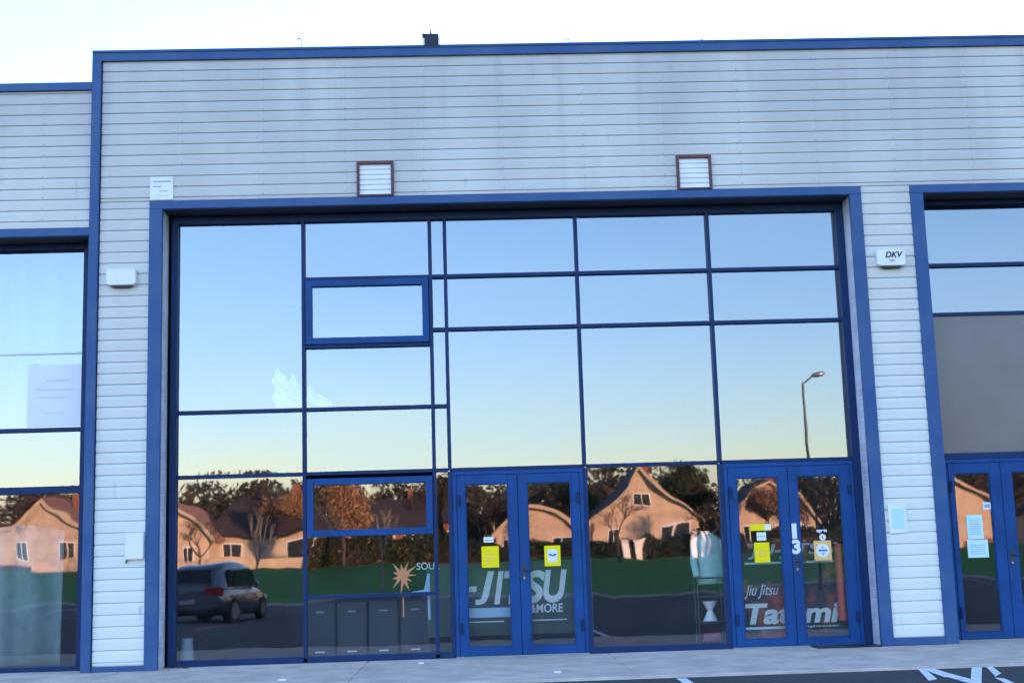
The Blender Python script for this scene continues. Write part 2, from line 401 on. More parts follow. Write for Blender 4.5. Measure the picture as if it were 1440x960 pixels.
# doors
def door_pair(xa, g1, g2, xb, ztop, gz0, gz1, parent, handle_x):
    mb=MB(); t=.05
    mb.box(xa,xa+t,-.052,.06,0,ztop-t-.002); mb.box(xb-t,xb,-.052,.06,0,ztop-t-.002); mb.box(xa,xb,-.052,.06,ztop-t,ztop)
    mb.build('door_frame',M['doorblue'],parent,bevel=.004)
    mid=(g1[1]+g2[0])/2
    for k,(a,b,gl) in enumerate(((xa+t+.003,mid-.003,g1),(mid+.003,xb-t-.003,g2))):
        mb=MB(); y0,y1=-.062,.0
        zb,zt=.012,ztop-t-.004
        mb.box(a,gl[0],y0,y1,zb,zt); mb.box(gl[1],b,y0,y1,zb,zt); mb.box(gl[0],gl[1],y0,y1,gz1,zt); mb.box(gl[0],gl[1],y0,y1,zb,gz0)
        # glazing bead
        for q in ((gl[0],gl[0]+.012,gz0,gz1),(gl[1]-.012,gl[1],gz0,gz1),(gl[0]+.012,gl[1]-.012,gz1-.012,gz1),(gl[0]+.012,gl[1]-.012,gz0,gz0+.012)):
            mb.box(q[0],q[1],y0+.01,y1,q[2],q[3])
        d=mb.build('door',M['doorblue'],parent,bevel=.004)
        pane(gl[0]+.002,gl[1]-.002,gz0,gz1,M['dglass'],d,y=-.03,name='pane')
        hx=a+.02 if k==0 else b-.02
        for hz in (.35,1.95):
            h=MB(); h.box(hx-.022,hx+.022,-.078,-.0625,hz-.06,hz+.06); h.tube((hx,-.085,hz-.075),(hx,-.085,hz+.075),.011); h.build('hinge',M['navy'],d)
        if k==1:
            h=MB(); px=a+.05; h.box(px-.022,px+.022,-.068,-.0625,.93,1.13); h.tube((px,-.068,1.06),(px,-.115,1.06),.009); h.tube((px,-.112,1.06),(px+.11,-.112,1.055),.009)
            h.build('handle',M['darkmetal'],d)
            h=MB(); h.tube((px,-.0685,.96),(px,-.0735,.96),.014); h.build('lock',M['metal'],d)
    th=MB(); th.box(xa,xb,-.09,.06,-.003,.011); th.build('threshold',M['metal'],parent)
    return mid
mid1=door_pair(-.205,(-.045,.50),(.745,1.305),1.467,2.325,.118,2.156,ind,0)
mid2=door_pair(3.283,(3.443,3.985),(4.228,4.790),4.968,2.325,.104,2.138,ind,0)

# unit number on the centre stile of the right-hand doors
n1=text('number','1',.22,M['white'],(4.150,-.066,1.435),ind,bold=.020,extrude=.002)
n2=text('number','3',.23,M['white'],(4.165,-.066,1.235),ind,bold=.012,extrude=.002)

# right bay glazing
mb=MB()
mb.box(6.03,6.15,-.055,.08,0,5.75); mb.box(14.70,14.84,-.055,.08,0,5.75); mb.box(6.15,14.7,-.05,.075,5.70,5.75)
RX=[6.15,7.75,9.35,10.95,12.55,14.70]
for x in RX[1:-1]: mb.box(x-.023,x+.023,-.045,.07,0.02,5.70)
for a,b in zip(RX,RX[1:]):
    for z in (4.874,4.211): mb.box(a+(.023 if a!=6.15 else 0),b-(.023 if b!=14.70 else 0),-.040,.066,z-.023,z+.023)
    mb.box(a+(.023 if a!=6.15 else 0),b-(.023 if b!=14.70 else 0),-.046,.066,2.30,2.38)
    if a>7: mb.box(a+.023,b-(.023 if b!=14.70 else 0),-.046,.066,-.004,.07)
gr=mb.build('glazing_frame',M['navy'],ind,bevel=.003)
for a,b in zip(RX,RX[1:]):
    pane(a,b,4.874,5.70,M['glass'],gr); pane(a,b,4.211,4.874,M['glass'],gr)
    mb=MB(); mb.box(a+.024,b-.024,-.01,.03,2.381,4.187); mb.box(a+.024,b-.024,-.013,-.0101,3.24,3.25); mb.build('spandrel_panel',M['greypanel'],gr)
    if a>7: pane(a,b,.06,2.33,M['dglass'],gr)
door_pair(6.152,(6.27,6.745),(7.03,7.52),7.726,2.298,.10,2.115,ind,0)

# vents above the main opening
for x0,z0,x1,z1 in ((-1.345,5.862,-.868,6.33),(2.81,5.862,3.268,6.325)):
    z0+=.004
    mb=MB(); f=.036; ya,yb=FY-.05,FY+.0
    mb.box(x0,x0+f,ya,yb,z0,z1); mb.box(x1-f,x1,ya,yb,z0,z1); mb.box(x0+f,x1-f,ya,yb,z1-f,z1); mb.box(x0+f,x1-f,ya,yb,z0,z0+f*.7)
    v=mb.build('vent',M['rust'],ind,bevel=.003)
    mb=MB(); n=6; h=(z1-z0-1.7*f)/n; prof=[(FY-.004,z0+f*.7)]
    for k in range(n):
        z=z0+f*.7+h*k; prof += [(FY-.030,z+.004),(FY-.014,z+h*.95)]
    prof += [(FY-.014,z1-f),(FY-.004,z1-f)]
    mb.prism(prof,x0+f,x1-f,'x')
    mb.build('louvre',M['white'],v)

# ------------------------------------------------------------ left unit
lef=empty('industrial_building',(0,0,0),'lower grey clad unit on the left with curtains behind its glazing','building')
mb=MB(); LY=-.42
cladding(mb,-40,-4.757,5.534,7.366); cladding(mb,-40,-15,.05,5.534)
screws(mb,[-5.364,-6.4,-7.45,-8.5],5.6,7.3)
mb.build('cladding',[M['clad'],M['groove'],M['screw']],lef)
mb=MB(); mb.box(-40,-4.757,LY-.045,LY+.4,7.366,7.474); mb.build('parapet_trim',M['blue'],lef,bevel=.006)
mb=MB(); mb.box(-15,-4.757,LY-.035,LY+.05,5.432,5.534); mb.build('portal_frame',M['blue'],lef,bevel=.005)
mb=MB(); mb.box(-15,-4.757,LY+.051,0,5.432,5.47); mb.build('soffit',M['soffit'],lef)
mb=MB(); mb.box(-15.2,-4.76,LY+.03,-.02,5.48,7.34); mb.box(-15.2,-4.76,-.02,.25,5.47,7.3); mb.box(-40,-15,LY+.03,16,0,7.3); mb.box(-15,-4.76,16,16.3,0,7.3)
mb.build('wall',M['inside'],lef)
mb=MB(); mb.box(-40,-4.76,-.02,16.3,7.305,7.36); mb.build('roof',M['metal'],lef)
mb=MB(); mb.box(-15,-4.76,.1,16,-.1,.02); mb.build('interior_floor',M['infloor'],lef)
mb=MB()
mb.box(-15,-4.93,-.05,.075,5.36,5.43); mb.box(-4.93,-4.757,-.055,.08,-.003,5.43)
LXs=[-4.93,-6.75,-8.5,-10.25,-12,-15]
for x in LXs[1:-1]: mb.box(x-.023,x+.023,-.045,.07,0.0,5.36)
for b,a in zip(LXs,LXs[1:]):
    A=a+.023; B=b-(.023 if b!=-4.93 else 0)
    mb.box(A,B,-.04,.066,2.98,3.03); mb.box(A,B,-.046,.066,2.195,2.285); mb.box(A,B,-.046,.066,-.004,.06)
gl=mb.build('glazing_frame',M['navy'],lef,bevel=.003)
for b,a in zip(LXs,LXs[1:]):
    pane(a,b,3.0,5.36,M['glass'],gl); pane(a,b,2.24,3.0,M['glass'],gl); pane(a,b,.05,2.24,M['dglass'],gl)

# curtain behind the left unit's lower glass
def curtain(name,x0,x1,z0,z1,y,m,label):
    mb=MB(); n=90; vs=[]
    rows=8
    for j in range(rows+1):
        for i in range(n+1):
            u=i/n; v=j/rows
            amp=.075*(.5+.5*v)
            vs.append((x0+(x1-x0)*u, y+amp*math.sin(u*46+1.5*math.sin(u*9))+.02*math.sin(u*17+v*3), z0+(z1-z0)*v-(.10*math.sin(u*7.5)**2*v)))
    mb.add(vs,[(j*(n+1)+i,j*(n+1)+i+1,(j+1)*(n+1)+i+1,(j+1)*(n+1)+i) for j in range(rows) for i in range(n)],0,True)
    o=mb.build(name,m); md=o.modifiers.new('s','SOLIDIFY'); md.thickness=.003
    return tag(o,label,'curtain')
curtain('curtain',-8.4,-5.2,.06,1.82,.22,M['curtain'],'pale teal curtain hanging behind the lower glass of the left unit')

M['sheer']=mat('pale drape', (.12,.18,.19), .9, var=.25, vscale=1.2)
curtain('curtain',-8.4,-5.0,3.06,5.3,.35,M['sheer'],'pale drape hanging behind the upper glass of the left unit')
# ------------------------------------------------------------ small things on the facade
def plate(name,x0,x1,z0,z1,y,m,label,cat,group=None,t=.006,bev=.001,lines=None,lm=None):
    """flat sheet; lines: (u0,u1,v,h) fractions"""
    root=MB().box(x0,x1,y-t,y,z0,z1).build(name,m,None,bevel=bev)
    tag(root,label,cat,group)
    if lines:
        mb=MB(); W=x1-x0; H=z1-z0
        for u0,u1,v,h in lines: mb.box(x0+W*u0,x0+W*u1,y-t-.0012,y-t-.0002,z0+H*v,z0+H*(v+h))
        mb.build('print',lm or M['inkgrey'],root)
    return root
F0=FY-.014
plate('wall_sign',-3.993,-3.699,5.880,6.183,F0,M['white'],'square white sign above the top left corner of the main blue frame','sign',t=.012,
      lines=[(.12,.9,.77,.06),(.12,.5,.56,.05),(.4,.75,.36,.04),(.3,.8,.18,.02)])
plate('notice_plate',5.262,5.492,1.374,1.732,F0,M['white'],'white framed plate low on the cladding between the two blue frames','sign',t=.014,
      lines=[(.16,.84,.14,.72)],lm=M['bblue'])
bx=MB().box(-4.235,-4.011,F0-.055,F0,1.335,1.665).build('meter_box',M['white'],None,bevel=.008)
tag(bx,'small white box on the narrow cladding strip left of the main glazing','box')
MB().box(-4.225,-4.02,F0-.059,F0-.0555,1.345,1.655).build('lid',M['offwhite'],bx,bevel=.003)
MB().tube((-4.215,F0-.06,1.30),(-4.215,F0-.02,1.335),.012,mi=0).build('cable_gland',M['rust'],bx)

def alarm(cx,cz,label,txt):
    a=empty('alarm_box',(cx,F0,cz),label,'alarm','alarm boxes on the cladding')
    mb=MB(); w,h,d=.185,.105,.085
    poly=[(-w,-h*.85),(-w*.75,-h),(w*.75,-h),(w,-h*.85),(w,h*.8),(w*.93,h),(-w*.93,h),(-w,h*.8)]
    mb.prism(poly,-d,0,'y'); mb.build('cover',M['white'],a,bevel=.012)
    mb=MB(); mb.prism([(-w*.6,-h-.022),(w*.6,-h-.022),(w*.75,-h+.0),(-w*.75,-h+.0)],-d*.8,-.01,'y'); mb.build('sounder',M['black'],a)
    mb=MB(); mb.box(-.02,.02,-d-.004,-d+.001,-h*.95,-h*.7); mb.build('strobe',M['offwhite'],a)
    if txt:
        text('lettering',txt,.105,M['ink'],(.02,-d-.002,.035),a,shear=.3,bold=.003)
        text('lettering','24h',.05,M['inkred'],(.0,-d-.002,-.04),a)
    return a
alarm(-4.331,4.868,'plain white alarm box on the cladding left of the main glazing',None)
alarm(5.529,4.887,'white alarm box with dark lettering between the two blue frames','DKV')

# floodlight on the parapet
fl=empty('floodlight',(-.332,FY,7.893),'black floodlight mounted on the blue parapet above the left vent','floodlight')
mb=MB(); mb.prism([(-.07,-.02),(.09,.0),(.05,.175),(-.03,.165)],-.105,.085,'x'); mb.build('housing',M['black'],fl,bevel=.008)
mb=MB(); 
for k in range(6): mb.box(-.09+k*.03,-.085+k*.03,.05,.12,.03,.15)
mb.build('cooling_fins',M['black'],fl)
mb=MB(); mb.box(.09,.098,-.03,.03,-.05,.12); mb.box(-.118,-.110,-.03,.03,-.05,.14); mb.box(-.118,.098,-.03,.03,-.058,-.05); mb.build('bracket',M['black'],fl)
mb=MB(); mb.tube((-.02,0,.16),(-.02,0,.235),.012,.006); mb.build('spigot',M['black'],fl)
mb=MB(); mb.box(-.13,-.10,-.06,.05,.135,.155); mb.build('visor',M['black'],fl)

def hook(x,label,flip=1,h=.15):
    mb=MB(); pts=[(0,0)]
    for k in range(9):
        t=math.pi*k/8; pts.append((-flip*.035*(1-math.cos(t)), h-.04+.035*math.sin(t)))
    for (a,b),(c,d) in zip(pts,pts[1:]): mb.tube((x+a,FY+.02,7.885+b),(x+c,FY+.02,7.885+d),.008,n=6)
    return tag(mb.build('wire_hook',M['metal']),label,'hook','bent wire hooks on the parapet')
hook(-2.05,'small bent wire hook on the parapet left of the floodlight',1,.16)
hook(1.49,'small bent wire hook on the parapet right of the floodlight',1,.09)
k=MB().tube((3.24,FY+.0,7.88),(3.24,FY+.0,7.925),.014); tag(k.build('bolt',M['darkmetal']),'tiny bolt standing on the parapet above the right vent','bolt')

# notices on the glass
G0=-.034
def paper(*a,**k):
    return plate('notice',*a,**k)
paper(.143,.362,1.102,1.368,G0,M['yellow'],'yellow notice on the left leaf of the door pair with the big banner behind','notice',t=.002,bev=0,lines=[(.2,.8,.6,.05),(.2,.75,.45,.05),(.2,.8,.3,.05),(.2,.6,.18,.04)],lm=M['orange'])
o=paper(.941,1.145,1.096,1.353,G0,M['yellow'],'yellow bordered notice with white centre on the right leaf of the left doors','notice',t=.002,bev=0,lines=[(.2,.8,.2,.62)],lm=M['white'])
mb=MB(); mb.prism([(.985,1.245),(1.02,1.252),(1.045,1.235),(1.07,1.252),(1.10,1.242),(1.07,1.225),(1.045,1.218),(1.01,1.228)],G0-.0052,G0-.0034,'y')
mb.build('print',M['inkblue'],o)
paper(.174,.299,1.417,1.485,G0,M['white'],'small white sticker above the yellow notice on the left doors','notice',t=.0015,bev=0,lines=[(.1,.9,.3,.2)])
o=paper(3.593,3.86,1.462,1.545,G0,M['yellow'],'yellow strip sticker with white end high on the left leaf of door 13','notice',t=.0015,bev=0,lines=[(.7,.98,.08,.84)],lm=M['white'])
paper(3.67,3.79,1.335,1.44,G0,M['white'],'small white sticker between the yellow strip and yellow notice of door 13','notice',t=.0015,bev=0,lines=[(.1,.9,.45,.1)])
paper(3.628,3.825,1.059,1.312,G0,M['yellow'],'yellow notice on the left leaf of door 13','notice',t=.002,bev=0,lines=[(.2,.8,.6,.05),(.2,.75,.45,.05),(.2,.8,.3,.05)],lm=M['orange'])
o=paper(4.398,4.622,1.062,1.312,G0,M['orange'],'orange bordered notice with white disc on the right leaf of door 13','notice',t=.002,bev=0)
mb=MB(); mb.prism([(4.51+.088*math.cos(t*math.pi/12),1.187+.088*math.sin(t*math.pi/12)) for t in range(24)],G0-.0035,G0-.0022,'y'); mb.build('print',M['white'],o)
for q in ((4.455,4.565,1.176,1.198),(4.503,4.517,1.215,1.24),(4.503,4.517,1.13,1.155)):
    mb=MB(); mb.box(q[0],q[1],G0-.0048,G0-.0038,q[2],q[3]); mb.build('print',M['inkblue'],o)
mb=MB(); mb.prism([(4.518+.042*math.cos(t*math.pi/10),1.355+.042*math.sin(t*math.pi/10)) for t in range(20)],G0-.002,G0,'y')
o=tag(mb.build('sticker',M['white']),'round white sticker above the orange notice on door 13','sticker')
mb=MB(); mb.box(4.512,4.524,G0-.0035,G0-.0021,1.335,1.375); mb.build('print',M['inkred'],o)
o=text('sticker','open',.06,M['white'],(4.51,G0-.001,1.44),None,sx=1.1,bold=.003); tag(o,'white vinyl lettering at the top of the right leaf of door 13','sticker')
mb=MB(); cx,cz=-.862,1.035; rr=random.Random(11); pts=[]
for k in range(22):
    t=2*math.pi*k/22; q=(.20 if k%2==0 else .075)*rr.uniform(.62,1.2); pts.append((cx+q*math.cos(t),cz+q*1.05*math.sin(t)))
mb.add([(cx,.010,cz)]+[(x,.010,z) for x,z in pts]+[(cx,.013,cz)]+[(x,.013,z) for x,z in pts],
  [(0,1+k,1+(k+1)%22) for k in range(22)]+[(23,24+(k+1)%22,24+k) for k in range(22)]+[(1+k,24+k,24+(k+1)%22,1+(k+1)%22) for k in range(22)])
o=tag(mb.build('sticker',M['signorange']),'orange sunburst cut-out standing in for a lit sign behind the lower glass left of the JITSU banner','sticker')  # flat orange shape added in place of a lit sign
MB().box(cx-.008,cx+.008,.010,.013,.52,.77).build('stem',M['signorange'],o)
paper(6.40,6.606,1.273,1.58,G0,M['mint'],'upright pale green sheet on the right unit door','notice',t=.0015,bev=0,lines=[(.15,.85,.2+.08*i,.02) for i in range(8)])
paper(6.385,6.655,1.036,1.262,G0,M['mint'],'landscape pale green sheet below another on the right unit door','notice',t=.0015,bev=0,lines=[(.15,.85,.2+.12*i,.03) for i in range(5)])
paper(6.63,6.74,1.642,1.737,G0,M['white'],'small white card near the top of the right unit door','notice',t=.0015,bev=0,lines=[(.2,.8,.3,.4)])
# poster on the left unit
paper(-5.63,-4.945,3.055,3.851,.012,M['offwhite'],'large pale poster in the upper glazing of the left unit','poster',t=.004,bev=0,
      lines=[(.35,.78,.72,.035),(.15,.85,.57,.035),(.2,.7,.45,.03),(.3,.7,.2,.02)],lm=M['inkpink'])
mb=MB(); mb.tube((-8.4,.014,3.995),(-4.94,.014,3.995),.016,n=8)
tag(mb.build('blind_bar',M['white']),'thin white bar across the upper glazing of the left unit','bar')

# things behind the glass ---------------------------------
def fit(name,t,x0,x1,z0,z1,m,y,parent,shear=0.,bold=.01):
    """lettering fitted to a rectangle in world x/z, parent at the origin of y"""
    o=text(name,t,1,m,(0,0,0),parent,shear=shear,bold=bold)
    me=o.data; X=[v.co.x for v in me.vertices]; Z=[v.co.z for v in me.vertices]
    a,b,c,d=min(X),max(X),min(Z),max(Z)
    for v in me.vertices:
        v.co.x=x0+(v.co.x-a)/(b-a)*(x1-x0); v.co.z=z0+(v.co.z-c)/(d-c)*(z1-z0)
    o.location=Vector((0,y,0))-Vector(parent.location); return o
bn=empty('banner',(.43,.15,.75),'grey green banner reading JITSU behind the left doors','banner')
mb=MB(); mb.box(-1.0,1.12,0,.01,-.50,.42); mb.build('sheet',M['banner'],bn)
BY=.146
fit('lettering','U',-.23,-.035,.64,1.06,M['bletter'],BY,bn,.22,.03)
fit('lettering','-',-.03,.07,.80,.87,M['bletter'],BY,bn,.1,.02)
fit('lettering','J',.05,.30,.635,1.055,M['bletter'],BY,bn,.22,.03)
fit('lettering','I',.29,.42,.635,1.05,M['bletter'],BY,bn,.22,.04)
fit('lettering','T',.42,.72,.635,1.05,M['bletter'],BY,bn,.22,.035)
fit('lettering','S',.66,.95,.635,1.05,M['bletter'],BY,bn,.2,.035)
fit('lettering','U',.92,1.23,.635,1.05,M['bletter'],BY,bn,.2,.035)
fit('lettering','S',1.33,1.52,.60,1.13,M['bletter'],BY,bn,.2,.03)
mb=MB(); mb.box(-.50,.11,-.004,-.001,-.275,-.155); mb.build('stripe',M['bblue'],bn)
fit('lettering','&MORE',.74,1.165,.515,.625,M['bletter'],BY,bn,.05,.02)
for x0,x1 in ((.34,.78),(-.46,-.02)):
    mb=MB(); mb.box(x0,x1,-.003,-.001,-.335,-.322); mb.build('fine_print',M['bletter'],bn)
fit('lettering','SOUL',-.69,-.40,1.10,1.19,M['bletter'],BY,bn,0,.01)
mb=MB()
mb.prism([(-1.36,.02),(-1.22,.07),(-1.03,.10),(-.985,.30),(-.955,.30),(-.955,-.28),(-.985,-.28),(-.99,.03),(-1.1,.03),(-1.25,.02)],-.012,-.008,'y')
mb.build('figure_print',M['bblue'],bn)
b2=empty('banner',(4.15,.15,.80),'dark banner with red patches reading Tatami behind door 13','banner')
mb=MB(); mb.box(-.66,.62,0,.01,-.70,.56); mb.build('sheet',M['banner2'],b2)
fit('lettering','Tatami',3.50,4.735,.275,.54,M['bletter'],BY,b2,.2,.035)
mb=MB(); mb.box(-.65,-.08,-.004,-.001,-.585,-.555); mb.build('stripe',M['bletter'],b2)
fit('lettering','fightwear',4.26,4.72,.215,.25,M['bletter'],BY,b2,.0,.005)
fit('lettering','Jiu Jitsu',3.50,3.95,.60,.78,M['bletter'],BY,b2,.4,.0)
mb=MB(); mb.box(-.62,.55,-.003,-.001,.235,.262); mb.build('stripe',M['bletter'],b2)
fit('lettering','JU-JITSU',3.58,4.75,1.10,1.29,M['bblue'],BY,b2,.2,.02)
# red roll beside it
mb=MB(); mb.tube((4.735,.075,.30),(4.735,.075,1.27),.055,n=16); tag(mb.build('rolled_mat',M['red'],bevel=.01),'upright dark red rolled mat behind the right edge of door 13','mat')

# lockers
lk=empty('locker',(-1.94,.42,.02),'','locker','dark low lockers behind the lower glass')
MB().box(-.185,.185,-.15,.25,0,.70).build('carcass',M['locker'],lk,bevel=.006)
MB().box(-.165,.165,-.163,-.151,.03,.67).build('door',M['locker'],lk,bevel=.003)
MB().box(-.05,.05,-.180,-.164,.575,.592).build('handle',M['inkgrey'],lk)
MB().box(-.06,.06,-.168,-.1635,.075,.092).build('label_strip',M['white'],lk)
labs=['dark low locker at the left end of the row behind the lower glass','dark low locker second from the left behind the lower glass','dark low locker third from the left behind the lower glass','dark low locker at the right end of the row nearest the doors']
for i in range(4):
    o=lk if i==0 else copy_tree(lk)
    o.location=(-1.94+i*.405,.42,.02); o['label']=labs[i]

# garment rail with a pale cloth
rk=empty('clothes_rack',(3.10,.42,.02),'small dark metal rack at the right edge of the centre pane','rack')
mb=MB()
for sx in (-.17,.17):
    for sy in (-.12,.12): mb.tube((sx,sy,0),(sx,sy,.86),.012,n=8)
mb.build('frame',M['darkmetal'],rk)
mb=MB()
for z in (.62,.86,.30):
    for sy in (-.12,.12): mb.tube((-.17,sy,z),(.17,sy,z),.01,n=8)
    for sx in (-.17,.17): mb.tube((sx,-.12,z),(sx,.12,z),.01,n=8)
mb.build('rail',M['darkmetal'],rk)
MB().box(-.16,.16,-.11,.11,.28,.30).build('shelf',M['darkmetal'],rk)
mb=MB(); n=26
prof=[(.80,.17,.10),(.92,.175,.10),(1.02,.16,.09),(1.14,.165,.085),(1.26,.19,.085),(1.36,.19,.075),(1.42,.13,.06),(1.46,.06,.045)]
vs=[]
for j,(z,hw,dp) in enumerate(prof):
    for i in range(n):
        t=2*math.pi*i/n; k=1+.09*math.sin(6*t+z*5)+.05*math.sin(11*t-z*9)
        vs.append((3.12+hw*k*math.copysign(abs(math.cos(t))**.7,math.cos(t))+.015*math.sin(z*8), .42+dp*k*math.sin(t), z))
mb.add(vs,[(j*n+i,j*n+(i+1)%n,(j+1)*n+(i+1)%n,(j+1)*n+i) for j in range(len(prof)-1) for i in range(n)]+[tuple(range(n)),tuple(range(7*n,8*n))],0,True)
for sg in (-1,1):
    mb.tube((3.12+sg*.17,.41,1.36),(3.12+sg*.215,.36,1.10),.055,.05,n=10); mb.tube((3.12+sg*.215,.36,1.10),(3.12+sg*.19,.31,.90),.05,.045,n=10)
tag(mb.build('draped_jacket',M['gi']),'pale turquoise jacket draped over the dark metal rack','jacket')
mb=MB()
for sz,r0,r1,a,b in ((0,.10,.035,.30,.44),(0,.035,.10,.44,.56)): mb.tube((3.10,.42,.02+a),(3.10,.42,.02+b),r0,r1,n=14)
tag(mb.build('hourglass_tub',M['offwhite']),'pale waisted tub on the lower shelf of the metal rack','tub')
mb=MB().box(2.98,3.22,.32,.52,.06,.18); tag(mb.build('kick_pad',M['purple'],bevel=.03),'maroon pad on the floor under the metal rack','pad')
mb=MB(); mb.tube((-3.62,.25,.02),(-3.62,.25,.33),.09,.07,n=14); tag(mb.build('bucket',M['inkgrey'],bevel=.004),'pale bucket inside the bottom left corner of the glazing','bucket')
# added sheet standing in for a pale reflection in the tall left panes
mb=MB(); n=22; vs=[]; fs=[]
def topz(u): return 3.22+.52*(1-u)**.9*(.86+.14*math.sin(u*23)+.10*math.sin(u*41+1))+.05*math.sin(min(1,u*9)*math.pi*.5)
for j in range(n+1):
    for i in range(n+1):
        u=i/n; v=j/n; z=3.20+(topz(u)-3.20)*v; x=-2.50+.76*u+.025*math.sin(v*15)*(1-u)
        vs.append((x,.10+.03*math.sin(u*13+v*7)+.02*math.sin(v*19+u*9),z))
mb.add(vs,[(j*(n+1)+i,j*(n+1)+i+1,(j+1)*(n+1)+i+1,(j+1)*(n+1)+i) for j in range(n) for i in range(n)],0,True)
M['sheet']=mat('pinkish reflection',(.62,.52,.48),.9,var=.3,vscale=5)
o=mb.build('reflection_sheet',M['sheet']); o.modifiers.new('s','SOLIDIFY').thickness=.002
tag(o,'pale slanting patch in the tall left panes, a sheet standing in for a reflection','sheet')
# litter on the concrete
for x,y,sz,lb in ((-2.05,-2.4,.05,'scrap of white paper on the concrete in front of the casement pane'),(-.62,-.75,.035,'scrap of white paper at the foot of the mullion beside the left doors'),(.9,-2.6,.04,'scrap of white paper on the concrete in front of the left doors')):
    mb=MB(); mb.prism([(x-sz,y-sz*.5),(x+sz*.8,y-sz*.8),(x+sz,y+sz*.4),(x+.1*sz,y+sz*.8),(x-sz*.7,y+sz*.3)],-.003,.012,'z')
    tag(mb.build('litter',M['white']),lb,'litter','scraps of litter on the concrete')
mb=MB()
for k in range(26):
    x=-3.62+random.gauss(0,.10); y=-.20+random.gauss(0,.06); q=random.uniform(.012,.03); a=random.uniform(0,3)
    mb.add([(x-q,y,.004),(x,y-q*.6,.012),(x+q,y,.006),(x,y+q*.6,.016)],[(0,1,2,3)])
tag(mb.build('leaf_litter',M['leafbrown']),'small drift of dead leaves in the left corner of the opening',kind='stuff')
# doormat
mb=MB(); mb.box(4.25,5.05,-.50,-.12,-.003,.012); tag(mb.build('doormat',M['black'],bevel=.004),'flat dark doormat on the concrete in front of door 13','doormat')

# ------------------------------------------------------------ car park: car, lamp, sapling
def build_car():
    c=empty('parked_car',(-8.35,-27.9,gz(-27.9)),'dark silver estate car parked beside the red strip seen reflected in the left pane','car',rz=R(-170))
    # local: +y = nose, width x
    W=.92; Lr,Lf=-2.15,2.15
    def loft(secs,mi=0,name='body',m=None,bev=0):
        mb=MB(); n=len(secs[0])
        vs=[p for s in secs for p in s]
        fs=[(k*n+i,k*n+(i+1)%n,(k+1)*n+(i+1)%n,(k+1)*n+i) for k in range(len(secs)-1) for i in range(n)]
        mb.add(vs,fs,mi,True); mb.add(secs[0],[tuple(range(n))],mi); mb.add(secs[-1],[tuple(range(n))],mi)
        return mb.build(name,m,c,bevel=bev)
    def sec(y,w,zb,zt,sh):   # rounded section
        return [(-w*.9,y,zb),(-w,y,zb+.12),(-w,y,(zb+zt)/2),(-w*.97,y,zt-sh),(-w*.85,y,zt),(w*.85,y,zt),(w*.97,y,zt-sh),(w,y,(zb+zt)/2),(w,y,zb+.12),(w*.9,y,zb)]
    loft([sec(-2.15,.78,.38,.86,.05),sec(-2.08,.88,.26,.98,.06),sec(-1.6,.92,.22,1.02,.05),sec(-.6,.92,.2,.98,.05),sec(.7,.92,.2,.96,.05),sec(1.3,.91,.22,.92,.07),sec(1.9,.86,.25,.80,.08),sec(2.15,.72,.32,.66,.06)],m=M['carpaint'],bev=.02)
    def cs(y,w,zb,zt): return [(-w,y,zb),(-w*.82,y,zt-.04),(-w*.70,y,zt),(w*.70,y,zt),(w*.82,y,zt-.04),(w,y,zb)]
    loft([cs(-2.02,.80,.95,1.05),cs(-1.72,.84,.95,1.46),cs(-1.4,.86,.95,1.60),cs(-.3,.87,.94,1.64),cs(.35,.86,.94,1.56),cs(1.15,.80,.90,.98)],name='cabin',m=M['carpaint'],bev=.02)
    for s in (-1,1):
        mb=MB(); mb.prism([(-1.55,1.03),(-1.35,1.42),(-.3,1.50),(.25,1.44),(.95,1.03)],s*.80-.085,s*.80+.085,'x'); mb.build('side_window',M['carglass'],c,bevel=.02)
        for y in (-1.35,1.35):
            mb=MB(); mb.tube((s*.72,y,.34),(s*.94,y,.34),.34,n=28); w=mb.build('wheel',M['tyre'],c,bevel=.02)
            mb=MB(); mb.tube((s*.90,y,.34),(s*.947,y,.34),.21,n=20); mb.build('rim',M['metal'],w)
        mb=MB(); mb.prism([(s*.50,.80),(s*.86,.78),(s*.88,1.0),(s*.80,1.02),(s*.52,.93)],-2.17,-2.02,'y'); mb.build('tail_light',M['taillight'],c,bevel=.01)
        mb=MB(); mb.box(s*.98-.07,s*.98+.07,.62,.78,.98,1.10); mb.build('mirror',M['carpaint'],c,bevel=.02)
        mb=MB(); mb.box(s*.70-.12,s*.70+.12,1.98,2.12,.62,.76); mb.build('headlight',M['offwhite'],c,bevel=.02)
        mb=MB(); mb.box(s*.925-.01,s*.925+.01,-.35,-.15,.86,.89); mb.build('door_handle',M['carpaint'],c)
    mb=MB(); mb.add([(-.62,-2.03,1.06),(.62,-2.03,1.06),(.56,-1.745,1.45),(-.56,-1.745,1.45),(-.62,-2.0,1.05),(.62,-2.0,1.05),(.56,-1.72,1.44),(-.56,-1.72,1.44)],[(0,1,2,3),(4,5,6,7),(0,1,5,4),(2,3,7,6),(1,2,6,5),(0,3,7,4)])
    mb.build('rear_window',M['carglass'],c)
    mb=MB(); mb.box(-.26,.26,-2.185,-2.155,.62,.73); mb.build('number_plate',M['inkgrey'],c)
    mb=MB(); mb.box(-.80,.80,-2.19,-2.10,.30,.46); mb.build('rear_bumper',M['black'],c,bevel=.02)
    c.scale=(1.16,1.16,1.16)
    return c
build_car()

